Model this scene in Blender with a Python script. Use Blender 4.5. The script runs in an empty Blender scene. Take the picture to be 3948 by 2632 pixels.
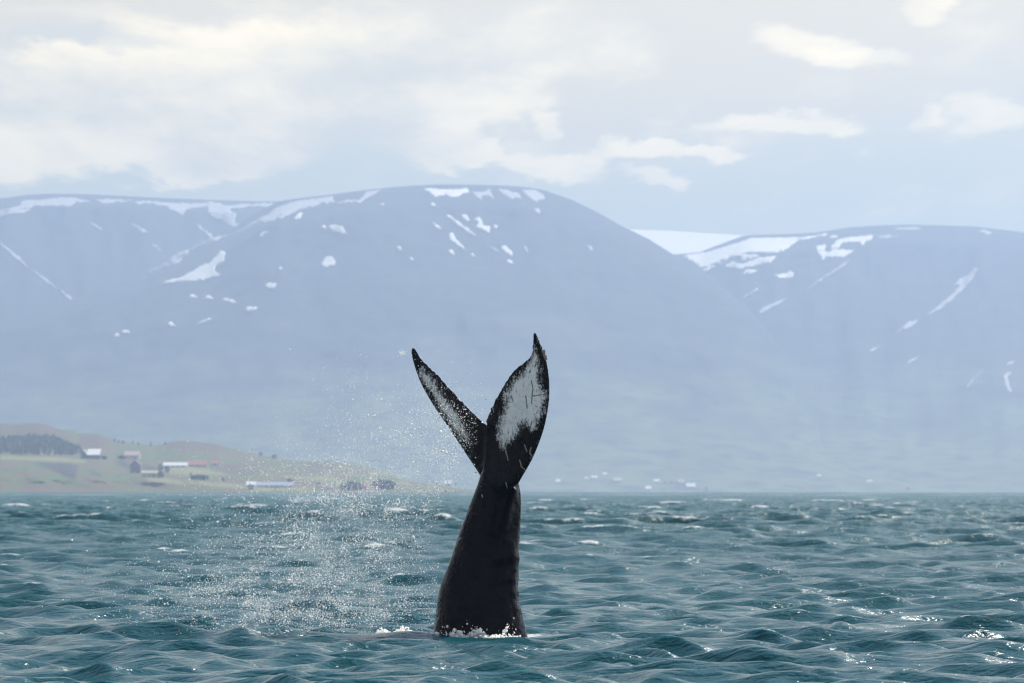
import bpy, bmesh, math, random
import numpy as np
from mathutils import Vector, geometry

random.seed(7)
rng = np.random.default_rng(11)
scn = bpy.context.scene
EARTH = 2 * 6371000.0 * 7 / 6     # the sea falls away behind its own horizon
COL = scn.collection

# ------------------------------------------------------------------ camera
F = 21933.0            # focal length in photograph pixels (200 mm lens)
CX, HY = 1974.0, 1881.0
CAMH = 2.0
WD = 76.4              # distance to the whale
def P(px, py, D):
    return ((px - CX) / F * D, D, CAMH + (HY - py) / F * D)

cam = bpy.data.cameras.new('camera')
cam.lens = 200.0
cam.sensor_width = 36.0
cam.shift_y = (HY - 1316.0) / 3948.0
cam.clip_start = 1.0
cam.clip_end = 60000.0
cam.dof.use_dof = True
cam.dof.focus_distance = WD
cam.dof.aperture_fstop = 5.6
camo = bpy.data.objects.new('camera', cam)
camo.location = (0, 0, CAMH)
camo.rotation_euler = (math.radians(90), 0, 0)
COL.objects.link(camo)
scn.camera = camo

# ------------------------------------------------------------------ light
SUN_EL, SUN_AZ = 46.0, 34.0      # degrees; azimuth clockwise from the view direction
SUN_STRENGTH = 5.0
SKY_STRENGTH = 0.1
EXPOSURE = 0.36
HAZE_DENSITY = 1.15e-4
HAZE_COLOR = (0.51, 0.69, 1.0)
HAZE_G = 0.5

sl = bpy.data.lights.new('sun', 'SUN')
sl.energy = SUN_STRENGTH
sl.angle = math.radians(0.5)
sl.color = (1.0, 0.94, 0.84)
so = bpy.data.objects.new('sun', sl)
e, a = math.radians(SUN_EL), math.radians(SUN_AZ)
sdir = Vector((math.cos(e) * math.sin(a), math.cos(e) * math.cos(a), math.sin(e)))
so.rotation_euler = sdir.to_track_quat('Z', 'Y').to_euler()
so.location = (0, 0, 50)
COL.objects.link(so)

scn.view_settings.view_transform = 'Standard'
scn.view_settings.look = 'None'
scn.view_settings.exposure = EXPOSURE
scn.view_settings.gamma = 1.0
scn.view_settings.use_curve_mapping = False
scn.render.engine = 'CYCLES'
cy = scn.cycles
cy.use_denoising = True
cy.max_bounces = 6
cy.diffuse_bounces = 2
cy.glossy_bounces = 3
cy.transmission_bounces = 4
cy.volume_bounces = 0
cy.sample_clamp_indirect = 6.0
cy.sample_clamp_direct = 40.0
cy.filter_width = 1.3

# ------------------------------------------------------------------ node helpers
class NT:
    def __init__(s, tree):
        s.t = tree; s.n = tree.nodes; s.l = tree.links
    def node(s, typ, **kw):
        n = s.n.new(typ)
        for k, v in kw.items(): setattr(n, k, v)
        return n
    def put(s, sock, v):
        if v is None: return
        if isinstance(v, bpy.types.NodeSocket): s.l.new(v, sock)
        else:
            if isinstance(v, (tuple, list)) and len(v) == 3 and sock.type == 'RGBA': v = (*v, 1)
            sock.default_value = v
    def m(s, op, a, b=None, c=None, clamp=False):
        n = s.node('ShaderNodeMath', operation=op, use_clamp=clamp)
        s.put(n.inputs[0], a); s.put(n.inputs[1], b); s.put(n.inputs[2], c)
        return n.outputs[0]
    def v(s, op, a, b=None, scale=None):
        n = s.node('ShaderNodeVectorMath', operation=op)
        s.put(n.inputs[0], a); s.put(n.inputs[1], b)
        if scale is not None: s.put(n.inputs['Scale'], scale)
        return n.outputs['Value'] if op in ('LENGTH', 'DOT_PRODUCT') else n.outputs[0]
    def noise(s, vec, scale, detail=4, rough=0.55, dist=0.0, col=False):
        n = s.node('ShaderNodeTexNoise')
        s.put(n.inputs['Vector'], vec); s.put(n.inputs['Scale'], scale)
        s.put(n.inputs['Detail'], detail); s.put(n.inputs['Roughness'], rough); s.put(n.inputs['Distortion'], dist)
        return n.outputs['Color'] if col else n.outputs[0]
    def ramp(s, x, lo, hi, a=0.0, b=1.0):
        n = s.node('ShaderNodeMapRange', interpolation_type='SMOOTHSTEP')
        s.put(n.inputs[0], x); s.put(n.inputs[1], lo); s.put(n.inputs[2], hi); s.put(n.inputs[3], a); s.put(n.inputs[4], b)
        return n.outputs[0]
    def mix(s, f, a, b):
        n = s.node('ShaderNodeMix', data_type='RGBA')
        s.put(n.inputs[0], f); s.put(n.inputs[6], a); s.put(n.inputs[7], b)
        return n.outputs[2]
    def attr(s, name):
        return s.node('ShaderNodeAttribute', attribute_name=name).outputs['Fac']
    def xyz(s, v):
        n = s.node('ShaderNodeSeparateXYZ'); s.put(n.inputs[0], v); return n.outputs
    def vec(s, x, y, z):
        n = s.node('ShaderNodeCombineXYZ'); s.put(n.inputs[0], x); s.put(n.inputs[1], y); s.put(n.inputs[2], z); return n.outputs[0]
    def bump(s, h, strength, dist, normal=None):
        n = s.node('ShaderNodeBump'); s.put(n.inputs['Height'], h); s.put(n.inputs['Strength'], strength); s.put(n.inputs['Distance'], dist)
        s.put(n.inputs['Normal'], normal)
        return n.outputs[0]

def mat(name):
    m = bpy.data.materials.new(name); m.use_nodes = True
    nt = NT(m.node_tree)
    b = nt.n['Principled BSDF']
    return m, nt, b

def plain(name, color, rough=0.7, var=0.15, scale=0.4):
    m, nt, b = mat(name)
    pos = nt.node('ShaderNodeNewGeometry').outputs['Position']
    k = nt.noise(pos, scale, 4)
    c2 = tuple(c * (1 - var * 2) for c in color)
    nt.put(b.inputs['Base Color'], nt.mix(k, c2, color))
    nt.put(b.inputs['Roughness'], rough)
    return m

# ------------------------------------------------------------------ sky
w = bpy.data.worlds.new('World'); scn.world = w; w.use_nodes = True
nt = NT(w.node_tree); nt.n.clear()
skyn = nt.node('ShaderNodeTexSky', sky_type='NISHITA')
skyn.sun_disc = False
skyn.sun_elevation = e
skyn.sun_rotation = a
skyn.altitude = 0; skyn.air_density = 1.0; skyn.dust_density = 0.6; skyn.ozone_density = 1.2
d = nt.node('ShaderNodeTexCoord').outputs['Generated']
dx, dy, dz = nt.xyz(d)
zc = nt.m('ADD', nt.m('MAXIMUM', dz, 0.0), 0.05)
q = nt.vec(nt.m('DIVIDE', dx, zc), nt.m('MULTIPLY', nt.m('LOGARITHM', zc, 2.718), 2.0), nt.m('MULTIPLY', dy, 2.0))
# irregular edges for the banks of cloud
wob = nt.v('SUBTRACT', nt.noise(q, 4.0, 8, 0.62, col=True), (0.5, 0.5, 0.5))
wob2 = nt.v('MULTIPLY', wob, (0.032, 0.0, 0.017))
dd = nt.v('ADD', d, wob2)
def blob(px, py, rx, ry, amp=1.0):
    c = ((px - CX) / F, 1.0, (HY - py) / F)
    dv = nt.v('MULTIPLY', nt.v('SUBTRACT', dd, c), (F / rx, 3.0, F / ry))
    r = nt.v('LENGTH', dv)
    return nt.ramp(r, 0.35, 1.25, amp, 0.0)
def total(bl):
    t = None
    for b_ in bl:
        o = blob(*b_)
        t = o if t is None else nt.m('ADD', t, o)
    return t
banks = total([(500, 330, 1100, 330, .9), (1350, 300, 750, 330, .8), (260, 600, 760, 150, 1.0), (760, 615, 420, 110, .8),
               (1620, 560, 230, 150, .95), (1780, 620, 190, 70, .7), (2250, 130, 450, 210, .7), (1900, 380, 330, 120, .45)])
puffs = total([(3130, 190, 240, 95, .95), (3330, 235, 260, 65, .7), (2560, 575, 190, 62, 1.0), (2740, 600, 90, 38, .9), (3800, 480, 300, 95, .7), (3480, 475, 90, 55, .4),
               (3000, 480, 300, 60, .75), (3560, 45, 170, 60, .65), (2170, 500, 110, 60, .45), (2290, 650, 170, 80, .8), (2040, 660, 180, 60, .75), (1900, 590, 60, 40, .7), (1770, 470, 70, 40, .5),
               (2530, 690, 80, 45, .75), (1840, 640, 110, 50, .7), (3935, 630, 40, 25, .7)])
nf = nt.noise(q, 3.4, 7, 0.58)
nl = nt.noise(q, 1.1, 5, 0.5)
up = nt.ramp(dz, 0.085, 0.30)                       # above the frame the broken deck goes on by itself
deck = nt.ramp(nt.m('ADD', nl, nt.m('MULTIPLY', nt.m('SUBTRACT', nf, 0.5), 0.5)), 0.52, 0.74)
aside = nt.ramp(dy, 0.985, 0.93)
deck = nt.m('MULTIPLY', deck, nt.m('MAXIMUM', up, nt.m('MULTIPLY', aside, nt.ramp(dz, 0.02, 0.06))))
inb = nt.m('ADD', banks, puffs)
inb = nt.ramp(nt.m('ADD', inb, nt.m('MULTIPLY', nt.m('SUBTRACT', nf, 0.5), nt.m('MULTIPLY', 1.6, nt.ramp(inb, 0.0, 0.35)))), 0.18, 0.90)
cloud_hi = (nt.m('MULTIPLY', deck, nt.ramp(dz, 0.1, 0.5, 0.75, 0.35)))
wisp = nt.m('MULTIPLY', nt.ramp(nt.noise(nt.v('ADD', q, (1.7, 6.1, 0)), 5.0, 8, 0.62), 0.50, 0.74), nt.m('MULTIPLY', 0.6, nt.ramp(dz, 0.030, 0.055)))
cloud = nt.m('MAXIMUM', inb, nt.m('MULTIPLY', wisp, nt.ramp(dz, 0.30, 0.10)))
veil = nt.m('MULTIPLY', nt.ramp(nt.m('ADD', dz, nt.m('MULTIPLY', nt.m('SUBTRACT', nl, 0.5), 0.05)), 0.048, 0.078), nt.ramp(dz, 0.10, 0.40, 0.85, 0.12))
K = 1.0 / SKY_STRENGTH
blue = nt.mix(nt.ramp(dz, 0.055, 0.14, 0.80, 0.0), nt.mix(nt.ramp(dz, 0.1, 0.6, 0.75, 0.1), skyn.outputs[0], tuple(x * K for x in (0.50, 0.66, 0.90))), tuple(x * K for x in (0.70, 0.66, 0.38)))
veilc = tuple(x * K for x in (0.96, 0.77, 0.47))
shade = nt.ramp(nt.noise(nt.v('ADD', q, (3.1, 0.4, 0)), 2.6, 7, 0.6), 0.36, 0.66)
shade = nt.m('MAXIMUM', shade, total([(90, 130, 420, 90, .95), (420, 180, 420, 50, .6), (160, 400, 420, 45, .6), (900, 60, 300, 60, .4), (1700, 420, 250, 60, .3)]))
shade = nt.m('MULTIPLY', shade, nt.m('SUBTRACT', 1.0, nt.m('MULTIPLY', puffs, 0.7), clamp=True))
cloudc = nt.mix(shade, tuple(x * K for x in (1.47, 1.19, 0.69)), tuple(x * K for x in (0.82, 0.72, 0.50)))
col = nt.mix(veil, blue, veilc)
col = nt.mix(cloud_hi, col, tuple(x * K for x in (0.58, 0.66, 0.76)))
col = nt.mix(cloud, col, cloudc)
bg = nt.node('ShaderNodeBackground')
nt.put(bg.inputs[0], col); nt.put(bg.inputs[1], SKY_STRENGTH)
wo = nt.node('ShaderNodeOutputWorld')
nt.l.new(bg.outputs[0], wo.inputs[0])

# ------------------------------------------------------------------ mesh helpers
def quad_grid(nr, nc):
    i = np.arange(nr - 1)[:, None] * nc + np.arange(nc - 1)[None, :]
    return np.stack([i, i + 1, i + nc + 1, i + nc], -1).reshape(-1, 4)

def np_mesh(name, verts, faces, attrs=None, smooth=True):
    me = bpy.data.meshes.new(name)
    verts = np.asarray(verts, np.float32); faces = np.asarray(faces, np.int32)
    nf_, k = faces.shape
    me.vertices.add(len(verts)); me.vertices.foreach_set('co', verts.ravel())
    me.loops.add(nf_ * k); me.loops.foreach_set('vertex_index', faces.ravel())
    me.polygons.add(nf_); me.polygons.foreach_set('loop_start', np.arange(0, nf_ * k, k, dtype=np.int32))
    me.polygons.foreach_set('use_smooth', np.full(nf_, smooth))
    me.update(calc_edges=True)
    for n, a_ in (attrs or {}).items():
        at = me.attributes.new(n, 'FLOAT', 'POINT'); at.data.foreach_set('value', np.asarray(a_, np.float32).ravel())
    return me

def link(name, me, m=None, parent=None):
    o = bpy.data.objects.new(name, me); COL.objects.link(o)
    if m is not None and not me.materials: me.materials.append(m)
    if parent is not None: o.parent = parent
    return o

def tag(o, label=None, cat=None, group=None, kind=None):
    for k, v in (('label', label), ('category', cat), ('group', group), ('kind', kind)):
        if v: o[k] = v
    return o

def vnoise(x, y, seed=0, octaves=4):
    """value noise on numpy arrays"""
    out = np.zeros_like(x, dtype=float); amp, tot = 1.0, 0.0
    for o_ in range(octaves):
        r = np.random.default_rng(seed * 31 + o_).random((257, 257))
        xi, yi = np.floor(x).astype(int), np.floor(y).astype(int)
        fx, fy = x - xi, y - yi
        fx, fy = fx * fx * (3 - 2 * fx), fy * fy * (3 - 2 * fy)
        a00, a10 = r[xi % 257, yi % 257], r[(xi + 1) % 257, yi % 257]
        a01, a11 = r[xi % 257, (yi + 1) % 257], r[(xi + 1) % 257, (yi + 1) % 257]
        out += amp * ((a00 * (1 - fx) + a10 * fx) * (1 - fy) + (a01 * (1 - fx) + a11 * fx) * fy - 0.5)
        tot += amp; amp *= 0.5; x = x * 2.03 + 11.3; y = y * 2.03 + 5.7
    return out / tot * 2

def sdf(px, py, poly):
    """signed distance to a polygon, positive inside"""
    poly = np.asarray(poly, float); n = len(poly)
    dmin = np.full(px.shape, 1e9); ins = np.zeros(px.shape, bool)
    for i in range(n):
        ax, ay = poly[i]; bx, by = poly[(i + 1) % n]
        ex, ey = bx - ax, by - ay
        t = np.clip(((px - ax) * ex + (py - ay) * ey) / (ex * ex + ey * ey + 1e-9), 0, 1)
        dmin = np.minimum(dmin, np.hypot(px - ax - t * ex, py - ay - t * ey))
        if abs(ey) > 1e-9:
            c = ((ay > py) != (by > py)) & (px < (bx - ax) * (py - ay) / ey + ax)
            ins ^= c
    return np.where(ins, dmin, -dmin)

def seg_dist(px, py, line):
    dmin = np.full(px.shape, 1e9)
    for (ax, ay), (bx, by) in zip(line[:-1], line[1:]):
        ex, ey = bx - ax, by - ay
        t = np.clip(((px - ax) * ex + (py - ay) * ey) / (ex * ex + ey * ey + 1e-9), 0, 1)
        dmin = np.minimum(dmin, np.hypot(px - ax - t * ex, py - ay - t * ey))
    return dmin

# ------------------------------------------------------------------ sea
def build_sea():
    deg = math.radians
    fine = np.linspace(-6.2, 6.2, 410)
    outer = 6.2 + np.cumsum(np.geomspace(0.05, 3.0, 24))
    az = np.radians(np.concatenate([-outer[::-1], fine, outer]))
    rows = list(np.linspace(2.5, 48, 40)); r = 48.0
    while r < 9800:
        r += 0.125 * (r / 60) ** 0.95 if r < 1500 else 2.66 * (r / 1500) ** 1.6
        rows.append(r)
    R = np.array(rows); nr, nc = len(R), len(az)
    step = np.gradient(R)
    X0 = (R[:, None] * np.tan(az)[None, :]); Y0 = np.repeat(R[:, None], nc, 1)
    X, Y, Z = X0.copy(), Y0.copy(), np.zeros_like(X0)
    J = np.ones_like(X0)
    wr = np.random.default_rng(5)
    N = 96
    lost = np.zeros(nr)
    lam = np.exp(wr.uniform(math.log(0.30), math.log(6.0), N)); lam.sort(); lam = lam[::-1]
    wind = math.radians(-112)        # travelling roughly towards the camera, a little to the left
    for i, L in enumerate(lam):
        k = 2 * math.pi / L
        spread = 0.32 + 0.42 * (1 - L / 6)
        th = wind + wr.normal(0, spread)
        peak = 1.6
        A = 0.0125 * L ** 1.0 * math.exp(-((max(L, peak) - peak) / 1.8) ** 2)
        A *= 0.66
        Q = 1.15
        dxk, dyk = math.cos(th), math.sin(th)
        ph0 = wr.uniform(0, 6.28)
        fade = np.clip((L / step - 2.6) / 2.5, 0, 1)
        lost += (k * A) ** 2 / 2 * (1 - fade ** 2)
        n_ok = int(np.count_nonzero(fade > 0))
        s_ = slice(0, n_ok)
        ph = k * (dxk * X0[s_] + dyk * Y0[s_]) + ph0
        f_ = fade[s_, None] * A
        sn, cs = np.sin(ph), np.cos(ph)
        X[s_] -= Q * f_ * dxk * sn; Y[s_] -= Q * f_ * dyk * sn; Z[s_] += f_ * cs
        J[s_] -= Q * k * f_ * cs
    # longer waves farther out in the open bay
    far = np.clip(0.08 + (R - 90) / 260, 0, 1)[:, None]; far[R < 50] = 0; i_far = int(np.searchsorted(R, 52))
    for L in np.exp(wr.uniform(math.log(2.6), math.log(9), 44)):
        k = 2 * math.pi / L; th = wind + wr.normal(0, 0.6); A = 0.0092 * L * (1.0 if L < 6 else 6 / L); ph0 = wr.uniform(0, 6.28)
        fade = np.clip((L / step - 2.6) / 2.5, 0, 1)[:, None]
        s_ = slice(i_far, None); dxk, dyk = math.cos(th), math.sin(th)
        ph = k * (dxk * X0[s_] + dyk * Y0[s_]) + ph0
        f_ = far[s_] * fade[s_] * A; sn, cs = np.sin(ph), np.cos(ph)
        X[s_] -= f_ * dxk * sn; Y[s_] -= f_ * dyk * sn; Z[s_] += f_ * cs; J[s_] -= k * f_ * cs
        lost += (k * A) ** 2 / 2 * (1 - fade[:, 0] ** 2) * far[:, 0]
    # the water stands quieter in the lee of the tail
    wxc = P(1850, 2460, WD)[0]
    calm = 1 - 0.66 * np.exp(-(((X0 - wxc + 0.4) / 1.4) ** 2 + ((Y0 - WD + 1.2) / 2.0) ** 2))
    Z = Z * calm - 0.045 * (1 - calm)
    # a few named swells seen in front of the whale
    def ridge(x0, x1, y, h, wx, slope=0.0, wy=0.55):
        yy = y + slope * (X0 - (x0 + x1) / 2)
        ex = 1 / (1 + np.exp(-(X0 - x0) / wx)) / (1 + np.exp((X0 - x1) / wx))
        t = (Y0 - yy) / wy
        return h * ex * np.exp(-t * t)
    sel = slice(0, int(np.searchsorted(R, 110)))
    Zr = ridge(-9, -1.1, 74.9, 0.135, 0.35, 0.05) + ridge(0.4, 6.5, 63.5, 0.13, 0.5, -0.12, 0.5)
    Z[sel] += Zr[sel]
    Z -= (X0 ** 2 + Y0 ** 2) / EARTH
    # foam where the surface folds, judged within each band of distance
    foam = np.zeros_like(X0)
    for i0 in range(0, nr, 24):
        b = J[i0:i0 + 24]
        p = np.quantile(b, 0.0045 if R[i0] > 150 else 0.003)
        sd = b.std() + 1e-6
        if R[i0] > 2500: continue
        foam[i0:i0 + 24] = np.clip((p - b) / (0.5 * sd) + 0.5, -1, 1.5)
    gate = vnoise(X0 / 9 + 50, Y0 / 22, 3, 2)
    foam += np.clip(gate * 2.0 - 0.3, -1.5, 0.6)
    # churned water at the whale's base
    rr = np.hypot((X0 - wxc) / 0.75, (Y0 - WD) / 0.62)
    foam = np.maximum(foam, 2.2 - np.abs(rr - 0.9) * 4.2)
    V = np.stack([X, Y, Z], -1).reshape(-1, 3)
    me = np_mesh('sea', V, quad_grid(nr, nc), {'open_sea': np.repeat((1 + np.clip((R - 500) / 1500, 0, 1.6))[:, None], nc, 1), 'foam': foam, 'lost': np.repeat(np.clip(np.sqrt(lost) - 0.10 * np.clip((260 - R) / 120, 0, 1), 0, None)[:, None], nc, 1)})
    m, nt, b = mat('sea_water')
    pos = nt.node('ShaderNodeNewGeometry').outputs['Position']
    st = nt.v('MULTIPLY', pos, (1.0, 1.35, 1.0))
    # ripples; farther out, the slopes too small for the mesh, as tilts of the normal
    def ridged(vec_, scale, detail):
        n_ = nt.noise(vec_, scale, detail, 0.6)
        return nt.m('SUBTRACT', 1.0, nt.m('ABSOLUTE', nt.m('SUBTRACT', nt.m('MULTIPLY', n_, 4.0), 2.0)))
    wv1 = nt.v('MULTIPLY', pos, (0.75, 1.5, 1.0))
    h1 = ridged(wv1, 2.2, 3); h2 = ridged(nt.v('ADD', wv1, (7.3, 1.1, 0)), 6.0, 4); h3 = nt.noise(wv1, 18.0, 3, 0.6)
    n1 = nt.bump(h1, 1.0, 0.026)
    n1 = nt.bump(h2, 1.0, 0.009, n1)
    n1 = nt.bump(h3, 1.0, 0.006, n1)
    n_ = nt.v('SUBTRACT', nt.noise(nt.v('MULTIPLY', pos, (1.3, 0.16, 1)), 1.0, 6, 0.72, col=True), (0.5, 0.5, 0.5))
    t2 = nt.v('SCALE', nt.v('MULTIPLY', n_, (1.0, 1.0, 0.0)), scale=nt.m('MULTIPLY', nt.attr('lost'), 5.5))
    n1 = nt.v('NORMALIZE', nt.v('ADD', n1, t2))
    fn = nt.noise(pos, 6, 6, 0.75)
    fn2 = nt.noise(nt.v('MULTIPLY', pos, (1.0, 0.12, 1)), 1.6, 5, 0.7)
    fm = nt.ramp(nt.m('ADD', nt.attr('foam'), nt.m('ADD', nt.m('MULTIPLY', nt.m('SUBTRACT', fn2, 0.5), 4.0), nt.m('MULTIPLY', nt.m('SUBTRACT', fn, 0.5), 3.5))), 0.5, 1.7, 0.0, 0.65)
    patch = nt.noise(nt.v('MULTIPLY', pos, (0.06, 0.03, 1)), 1.0, 2)
    teal = nt.mix(patch, (0.0003, 0.056, 0.080), (0.0005, 0.072, 0.086))
    nt.put(b.inputs['Base Color'], nt.mix(fm, teal, (0.82, 0.84, 0.85)))
    nt.put(b.inputs['Roughness'], nt.m('MAXIMUM', nt.m('SQRT', nt.m('MULTIPLY', nt.attr('lost'), nt.m('MULTIPLY', 0.5, nt.attr('open_sea')))), nt.m('ADD', 0.07, nt.m('MULTIPLY', fm, 0.5))))
    nt.put(b.inputs['IOR'], 1.333); nt.put(b.inputs['Specular IOR Level'], 0.29)
    nt.put(b.inputs['Subsurface Weight'], 0.3); nt.put(b.inputs['Subsurface Radius'], (0.3, 0.7, 0.7)); nt.put(b.inputs['Subsurface Scale'], 0.2)
    nt.put(b.inputs['Normal'], n1)
    o = link('sea', me, m)
    tag(o, kind='structure')
    return lambda x, y: None
build_sea()

# ------------------------------------------------------------------ land
def interp(pts):
    a_ = np.array(pts, float)
    return lambda x: np.interp(x, a_[:, 0], a_[:, 1])

class Land:
    """A slope seen from the water: its skyline traced at its own distances, its body a real height field."""
    def __init__(s, sky, base, Dprof, relief=0, seed=1, rx=300.0, ry=6.0):
        s.sky, s.base = interp(sky), (base if callable(base) else (lambda x: np.full_like(np.asarray(x, float), base)))
        a_ = np.array(Dprof, float); s.ff, s.dd = a_[:, 0], a_[:, 1]
        s.relief, s.seed, s.rx, s.ry = relief, seed, rx, ry
    def dist(s, x, f):
        D = np.interp(f, s.ff, s.dd)
        if s.relief:
            D = D + s.relief * vnoise(x / s.rx + 40, f * s.ry + 9, s.seed, 5) * np.clip(f * 4, 0, 1)
        return D
    def at(s, px, py, lift=0.0):
        px = np.asarray(px, float); py = np.asarray(py, float)
        top, bot = s.sky(px), s.base(px)
        f = np.clip((bot - py) / np.maximum(bot - top, 1.0), 0, 1)
        D = s.dist(px, f) - lift
        return np.stack([(px - CX) / F * D, D, CAMH + (HY - py) / F * D], -1)
    def mesh(s, name, xs, nf_, extra=None, back=600.0):
        f = np.linspace(0, 1, nf_)
        Xp = np.repeat(xs[None, :], nf_, 0); Fp = np.repeat(f[:, None], len(xs), 1)
        top, bot = s.sky(Xp), s.base(Xp)
        Py = bot + (top - bot) * Fp
        V = s.at(Xp, Py)
        # the far side falls away behind the skyline
        rear = []
        for k_, dz_ in ((0.35, 0.01), (1.0, 0.06)):
            r_ = V[-1].copy(); sc = (r_[:, 1] + back * k_) / r_[:, 1]
            r_[:, 0] *= sc; r_[:, 1] *= sc; r_[:, 2] -= dz_ * back; rear.append(r_)
        low = V[0].copy(); low[:, 2] -= 1.2
        V = np.concatenate([low[None], V, np.array(rear)], 0)
        at = {}
        if extra:
            for n, fn in extra.items():
                q_ = fn(Xp, Py)
                at[n] = np.concatenate([q_[:1], q_, q_[-1:], q_[-1:]], 0)
        nr, nc = V.shape[:2]
        return np_mesh(name, V.reshape(-1, 3), quad_grid(nr, nc), at)

def land_material(name, c_low, c_high, c_bare, zlo, zhi, scale):
    m, nt, b = mat(name)
    pos = nt.node('ShaderNodeNewGeometry').outputs['Position']
    px, py, pz = nt.xyz(pos)
    s2 = nt.vec(nt.m('MULTIPLY', px, 1.0), nt.m('MULTIPLY', py, 0.5), nt.m('MULTIPLY', pz, 5.0))
    n1 = nt.noise(s2, scale, 6, 0.6); n2 = nt.noise(s2, scale * 5, 5, 0.6)
    h = nt.m('ADD', pz, nt.m('MULTIPLY', nt.m('SUBTRACT', n1, 0.5), (zhi - zlo) * 2.2))
    c = nt.mix(nt.ramp(h, zlo, zhi), c_low, c_high)
    c = nt.mix(nt.ramp(n2, 0.42, 0.68), c, c_bare)
    nt.put(b.inputs['Base Color'], c); nt.put(b.inputs['Roughness'], 0.95)
    nt.put(b.inputs['Specular IOR Level'], 0.1)
    return m, nt, b, c, pos

mount_m = land_material('mountain_heath', (0.17, 0.215, 0.125), (0.050, 0.056, 0.076), (0.085, 0.092, 0.085), 30, 330, 0.004)[0]
rock_m = land_material('mountain_rock', (0.13, 0.15, 0.10), (0.060, 0.066, 0.078), (0.05, 0.052, 0.055), 60, 260, 0.005)[0]

west = Land([(-2600, 900), (-1500, 830), (-600, 790), (0, 766), (110, 752), (200, 748), (330, 750), (480, 757), (650, 766), (850, 773), (1010, 778), (1200, 775), (1500, 800), (2200, 900)],
            1560, [(0, 10400), (0.45, 11700), (0.75, 12250), (0.94, 12500), (1, 13100)], 150, 2, 150, 2.4)
main = Land([(-2600, 1520), (-1200, 1420), (0, 1242), (300, 1150), (560, 1062), (700, 988), (830, 922), (900, 880), (1000, 812), (1080, 776), (1150, 766), (1300, 748), (1400, 735), (1500, 724), (1600, 716), (1700, 712), (1800, 713),
             (1900, 715), (2000, 720), (2050, 725), (2100, 735), (2200, 770), (2300, 817), (2350, 846), (2400, 875), (2440, 893), (2500, 922), (2600, 985), (2680, 1032), (2722, 1050), (2795, 1114), (2926, 1226), (3060, 1350), (3250, 1520), (3500, 1700), (3800, 1800), (4300, 1850), (7000, 1870)],
            1899.0, [(0, 8800), (0.12, 9300), (0.42, 10100), (0.7, 10600), (0.93, 11000), (1, 11500)], 140, 4, 380, 3.2)
east = Land([(-500, 1000), (2300, 990), (2500, 985), (2617, 981), (2696, 974), (2790, 938), (2870, 909), (2950, 906), (3060, 903), (3150, 897), (3200, 890), (3270, 878), (3400, 870), (3500, 867), (3600, 869), (3750, 874), (3850, 885), (3948, 897), (4600, 960), (5500, 1100), (7000, 1300)],
            1899.0, [(0, 9400), (0.25, 10300), (0.6, 11400), (0.93, 12100), (1, 12700)], 170, 6, 190, 2.4)

xs = np.linspace(-2600, 2300, 320)
o = link('mountain', west.mesh('mountain', xs, 80), rock_m); tag(o, kind='structure'); o_west = o
xs = np.linspace(-2600, 7000, 640)
o = link('mountain', main.mesh('mountain', xs, 120), mount_m); tag(o, kind='structure'); o_main = o
xs = np.linspace(2200, 7000, 320)
o = link('mountain', east.mesh('mountain', xs, 100), mount_m); tag(o, kind='structure'); o_east = o

# the sunlit snow plateau seen through the gap, tilted to the light
plat = Land([(2250, 880), (2425, 886), (2500, 888), (2600, 892), (2700, 899), (2860, 908), (3000, 915)], 1010,
            [(0, 12720), (0.5, 13150), (1, 13800)], 0)
snow_m, nt, b = mat('snow')
pos = nt.node('ShaderNodeNewGeometry').outputs['Position']
k = nt.noise(nt.v('MULTIPLY', pos, (1, 0.4, 3)), 0.03, 5)
nt.put(b.inputs['Base Color'], nt.mix(k, (0.90, 0.88, 0.84), (0.95, 0.93, 0.88))); nt.put(b.inputs['Roughness'], 0.8)
shaded_snow_m, nt, b = mat('shaded_snow')  # snow lying in shade: its dimness is put into a greyer, patchy colour
pos = nt.node('ShaderNodeNewGeometry').outputs['Position']
k = nt.noise(nt.v('MULTIPLY', pos, (1, 0.4, 3)), 0.05, 6, 0.65)
nt.put(b.inputs['Base Color'], nt.mix(nt.ramp(k, 0.48, 0.85), (0.52, 0.51, 0.53), (0.22, 0.225, 0.24))); nt.put(b.inputs['Roughness'], 0.9)
o = link('snow_field', plat.mesh('snow_field', np.linspace(2250, 3000, 60), 24, back=120), snow_m); tag(o, kind='structure')

def rough_edge(poly, step=7.0, amp=2.2):
    out = []; n = len(poly)
    for i in range(n):
        a_, b_ = np.array(poly[i], float), np.array(poly[(i + 1) % n], float)
        L = np.hypot(*(b_ - a_)); k_ = max(1, int(L / step))
        for j in range(k_):
            p = a_ + (b_ - a_) * j / k_
            if j: p = p + rng.normal(0, 1, 2) * amp * min(1, L / 30)
            out.append(p)
    return out

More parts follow.
